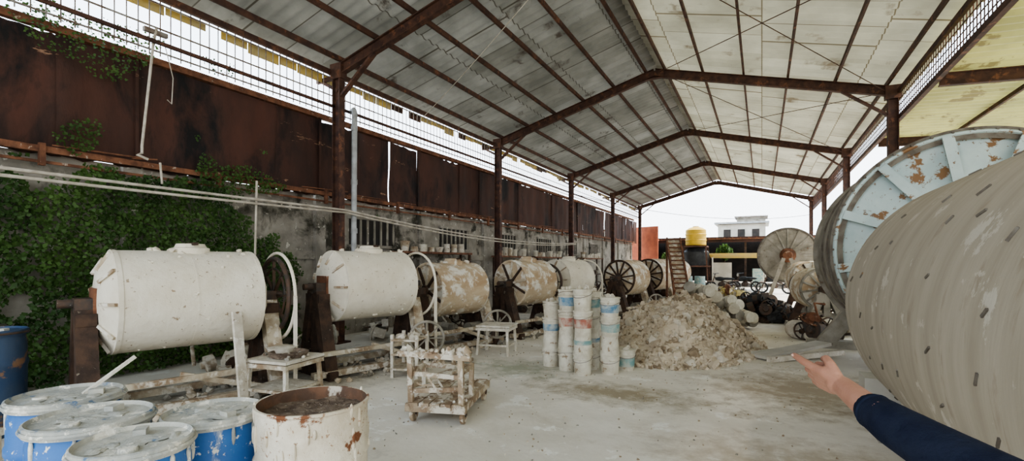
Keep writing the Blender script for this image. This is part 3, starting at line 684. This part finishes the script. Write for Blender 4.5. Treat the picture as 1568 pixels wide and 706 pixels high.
# ------------------------------------------------------------------ person pointing
per=bpy.data.objects.new('man_pointing',None); bpy.context.collection.objects.link(per); per.location=(.70,.95,0)
P0=Vector((.70,.95,0))
Fd=Vector((-.4617,.887,0)); Rt=Vector((.887,.4617,0)); Zu=Vector((0,0,1))
def W(l,d,z): return Vector((.887*l-.4617*d,.4617*l+.887*d,z))-P0
def rem(b,name,vox,sm=6,extra=None):
    o=b.build(name,(0,0,0),0,per)
    m=o.modifiers.new('r','REMESH'); m.mode='VOXEL'; m.voxel_size=vox; m.use_smooth_shade=True
    if sm: s_=o.modifiers.new('s','SMOOTH'); s_.factor=.5; s_.iterations=sm
    return o
def limb(b,pts,rs,mat):
    b.tube(pts,rs,mat,16)
    for p,r_ in zip(pts,rs): b.ell(p,(r_,r_,r_),mat,16,10)
wr=W(.838,1.215,1.286); tipdir=(W(.822,1.39,1.302)-wr).normalized()
up=(Zu*.85-Rt*.45); up=(up-tipdir*up.dot(tipdir)).normalized(); nn=tipdir.cross(up).normalized()
if nn.dot(Rt)<0: nn=-nn
def H(f,u_,n_): return wr+tipdir*f+up*u_+nn*n_
b=MB()
limb(b,[W(.815,1.05,1.262),W(.822,1.12,1.270),wr,H(.02,0,0)],[.036,.031,.0255,.0255],skinM)
for u_ in(-.026,-.013,0,.013,.025): limb(b,[H(.010,u_*.5,0),H(.05,u_*.92,-.001),H(.083,u_*1.0,-.002)],[.0165,.0155,.0125],skinM)
limb(b,[H(.085,.028,-.003),H(.125,.033,-.002),H(.150,.034,.002),H(.172,.033,.006)],[.0115,.0102,.0092,.0077],skinM)
for u_,k in((.009,1.05),(-.010,1.0),(-.028,.84)):
    limb(b,[H(.085,u_,-.003),H(.085+.038*k,u_-.004,.004),H(.085+.036*k,u_-.005,.030*k),H(.085+.014*k,u_-.003,.036*k),H(.072,u_,.026)],[.0115,.0108,.0098,.009,.0078],skinM)
limb(b,[H(.022,.020,.008),H(.050,.036,.022),H(.078,.037,.034),H(.100,.026,.040)],[.0145,.0125,.0105,.0085],skinM)
rem(b,'pointing_hand',.0025,3)
b=MB(); b.ell(H(.166,.0385,.0),(.005,.006,.003),nailM,10,6,0,0,(.5,0,.4)); b.build('fingernail',(0,0,0),0,per)
b=MB()
for l0,l1 in((.97,1.13),(1.01,1.09)):
    for t in range(6):
        z=.82+.08*t
        b.ell(W((l0+l1)/2,.51,z),(.165,.12,.09),navyM,18,10,0,0,(0,0,math.radians(27.5)))
b.ell(W(1.05,.52,1.14),(.19,.125,.13),navyM,20,12,0,0,(0,0,math.radians(27.5)))
limb(b,[W(.93,.54,1.21),W(1.05,.53,1.25),W(1.19,.51,1.22)],[.062,.066,.062],navyM)
limb(b,[W(.92,.55,1.200),W(.87,.66,1.203),W(.84,.80,1.214),W(.826,.93,1.234),W(.818,1.03,1.252),W(.822,1.09,1.262)],[.064,.060,.058,.053,.047,.041],navyM)
limb(b,[W(1.2,.50,1.2),W(1.27,.48,1.05),W(1.3,.49,.93),W(1.29,.56,.75)],[.06,.052,.046,.038],navyM)
for k,(l,d,z,rr) in enumerate(((.820,1.0,1.247,.047),(.823,.95,1.238,.050),(.829,.88,1.227,.054),(.836,.82,1.217,.056))): b.ring(W(l,d,z),(Fd+Rt*U(-.9,.9)+Zu*U(-.5,.8)),rr-.004,.007,navyM,24,8)
rem(b,'shirt',.007,9)
b=MB(); b.ring(W(.8215,1.088,1.262),W(.822,1.09,1.262)-W(.818,1.03,1.252),.036,.006,navyM,24,8)
b.build('cuff',(0,0,0),0,per)
b=MB(); w2=W(1.29,.57,.73)
limb(b,[w2+Zu*.03,w2,w2-Zu*.04],[.028,.025,.026],skinM)
for i,k in enumerate((.9,1,.95,.8)):
    o_=Fd*(.028-.019*i); limb(b,[w2-Zu*.02+o_*.6,w2-Zu*.085+o_,w2-Zu*(.085+.04*k)+o_-Rt*.006,w2-Zu*(.085+.075*k)+o_-Rt*.02],[.015,.012,.010,.008],skinM)
limb(b,[w2-Zu*.03+Fd*.02,w2-Zu*.06+Fd*.045-Rt*.01,w2-Zu*.1+Fd*.05-Rt*.02],[.014,.012,.009],skinM)
rem(b,'resting_hand',.004,3)
b=MB(); b.ell(W(1.05,.50,.82),(.165,.12,.11),trouM,18,10,0,0,(0,0,math.radians(27.5)))
for q,dd in((-.085,.03),(.09,-.03)):
    limb(b,[W(1.05+q,.50,.78),W(1.05+q*1.1,.51+dd*.5,.60),W(1.05+q*1.15,.52+dd,.42),W(1.05+q*1.2,.50+dd,.22),W(1.05+q*1.2,.50+dd,.07)],[.088,.078,.06,.056,.05],trouM)
rem(b,'trousers',.011,6)
b=MB()
for q,dd in((-.085,.03),(.09,-.03)):
    b.ell(W(1.05+q*1.2,.55+dd,.045),(.048,.13,.045),blk,16,10,0,0,(0,0,math.radians(27.5))); b.box(W(1.05+q*1.2,.55+dd,.01),(.08,.24,.02),blk,(0,0,math.radians(27.5)))
b.build('shoes',(0,0,0),0,per)
hc=W(1.05,.555,1.45); b=MB(); rzh=math.radians(27.5)
limb(b,[W(1.05,.53,1.25),W(1.05,.54,1.36)],[.055,.052],skinM)
b.ell(hc,(.073,.092,.105),skinM,20,14,0,0,(0,0,rzh)); b.ell(hc+Fd*.03-Zu*.055,(.052,.055,.05),skinM,16,10,0,0,(0,0,rzh))
b.ell(hc+Fd*.098-Zu*.015,(.013,.016,.022),skinM,10,8,0,0,(0,0,rzh)); b.ell(hc+Fd*.083-Zu*.05,(.024,.012,.009),skinM,12,8,0,0,(0,0,rzh))
for q in(-1,1): b.ell(hc+Rt*q*.075-Zu*.01,(.010,.02,.03),skinM,10,8,0,0,(0,0,rzh))
rem(b,'head',.005,3)
b=MB(); b.ell(hc-Fd*.014+Zu*.022,(.079,.094,.096),hairM,22,14,.08,3,(0,0,rzh)); b.build('hair',(0,0,0),0,per)
b=MB()
for q in(-1,1):
    b.ell(hc+Fd*.084+Rt*q*.03+Zu*.002,(.013,.008,.008),lightM,12,8,0,0,(0,0,rzh)); b.ell(hc+Fd*.091+Rt*q*.03+Zu*.002,(.005,.003,.005),blk,10,6,0,0,(0,0,rzh)); b.ell(hc+Fd*.088+Rt*q*.03+Zu*.022,(.02,.006,.004),hairM,10,6,0,0,(0,0,rzh))
b.build('eyes',(0,0,0),0,per)

# ------------------------------------------------------------------ light & camera
w=bpy.data.worlds.new('World'); bpy.context.scene.world=w; w.use_nodes=True; nt=w.node_tree; nt.nodes.clear()
tc=nt.nodes.new('ShaderNodeTexCoord'); sp=nt.nodes.new('ShaderNodeSeparateXYZ'); rp=nt.nodes.new('ShaderNodeValToRGB')
rp.color_ramp.elements[0].position=0; rp.color_ramp.elements[0].color=(.93,.96,1,1); rp.color_ramp.elements[1].position=.7; rp.color_ramp.elements[1].color=(.66,.82,1,1)
bg=nt.nodes.new('ShaderNodeBackground'); bg.inputs[1].default_value=4.6; wo=nt.nodes.new('ShaderNodeOutputWorld')
nt.links.new(tc.outputs['Generated'],sp.inputs[0]); nt.links.new(sp.outputs['Z'],rp.inputs[0]); nt.links.new(rp.outputs[0],bg.inputs[0]); nt.links.new(bg.outputs[0],wo.inputs[0])
sl=bpy.data.lights.new('sun','SUN'); sl.energy=9; sl.angle=math.radians(12); sl.color=(1,.92,.80); so=bpy.data.objects.new('sun',sl); bpy.context.collection.objects.link(so)
so.rotation_euler=Euler((math.radians(-15),math.radians(28),0)); so.location=(6,10,15)
try: bpy.context.scene.view_settings.look='AgX - Medium High Contrast'
except Exception as e: print(e)
cam=bpy.data.cameras.new('camera'); co=bpy.data.objects.new('camera',cam); bpy.context.collection.objects.link(co)
co.location=(0,0,1.6); co.rotation_euler=(math.radians(90),0,math.radians(27.5)); cam.sensor_width=36; cam.lens=750/1600*36; cam.shift_y=50/1600; cam.clip_start=.05; cam.clip_end=400
bpy.context.scene.camera=co
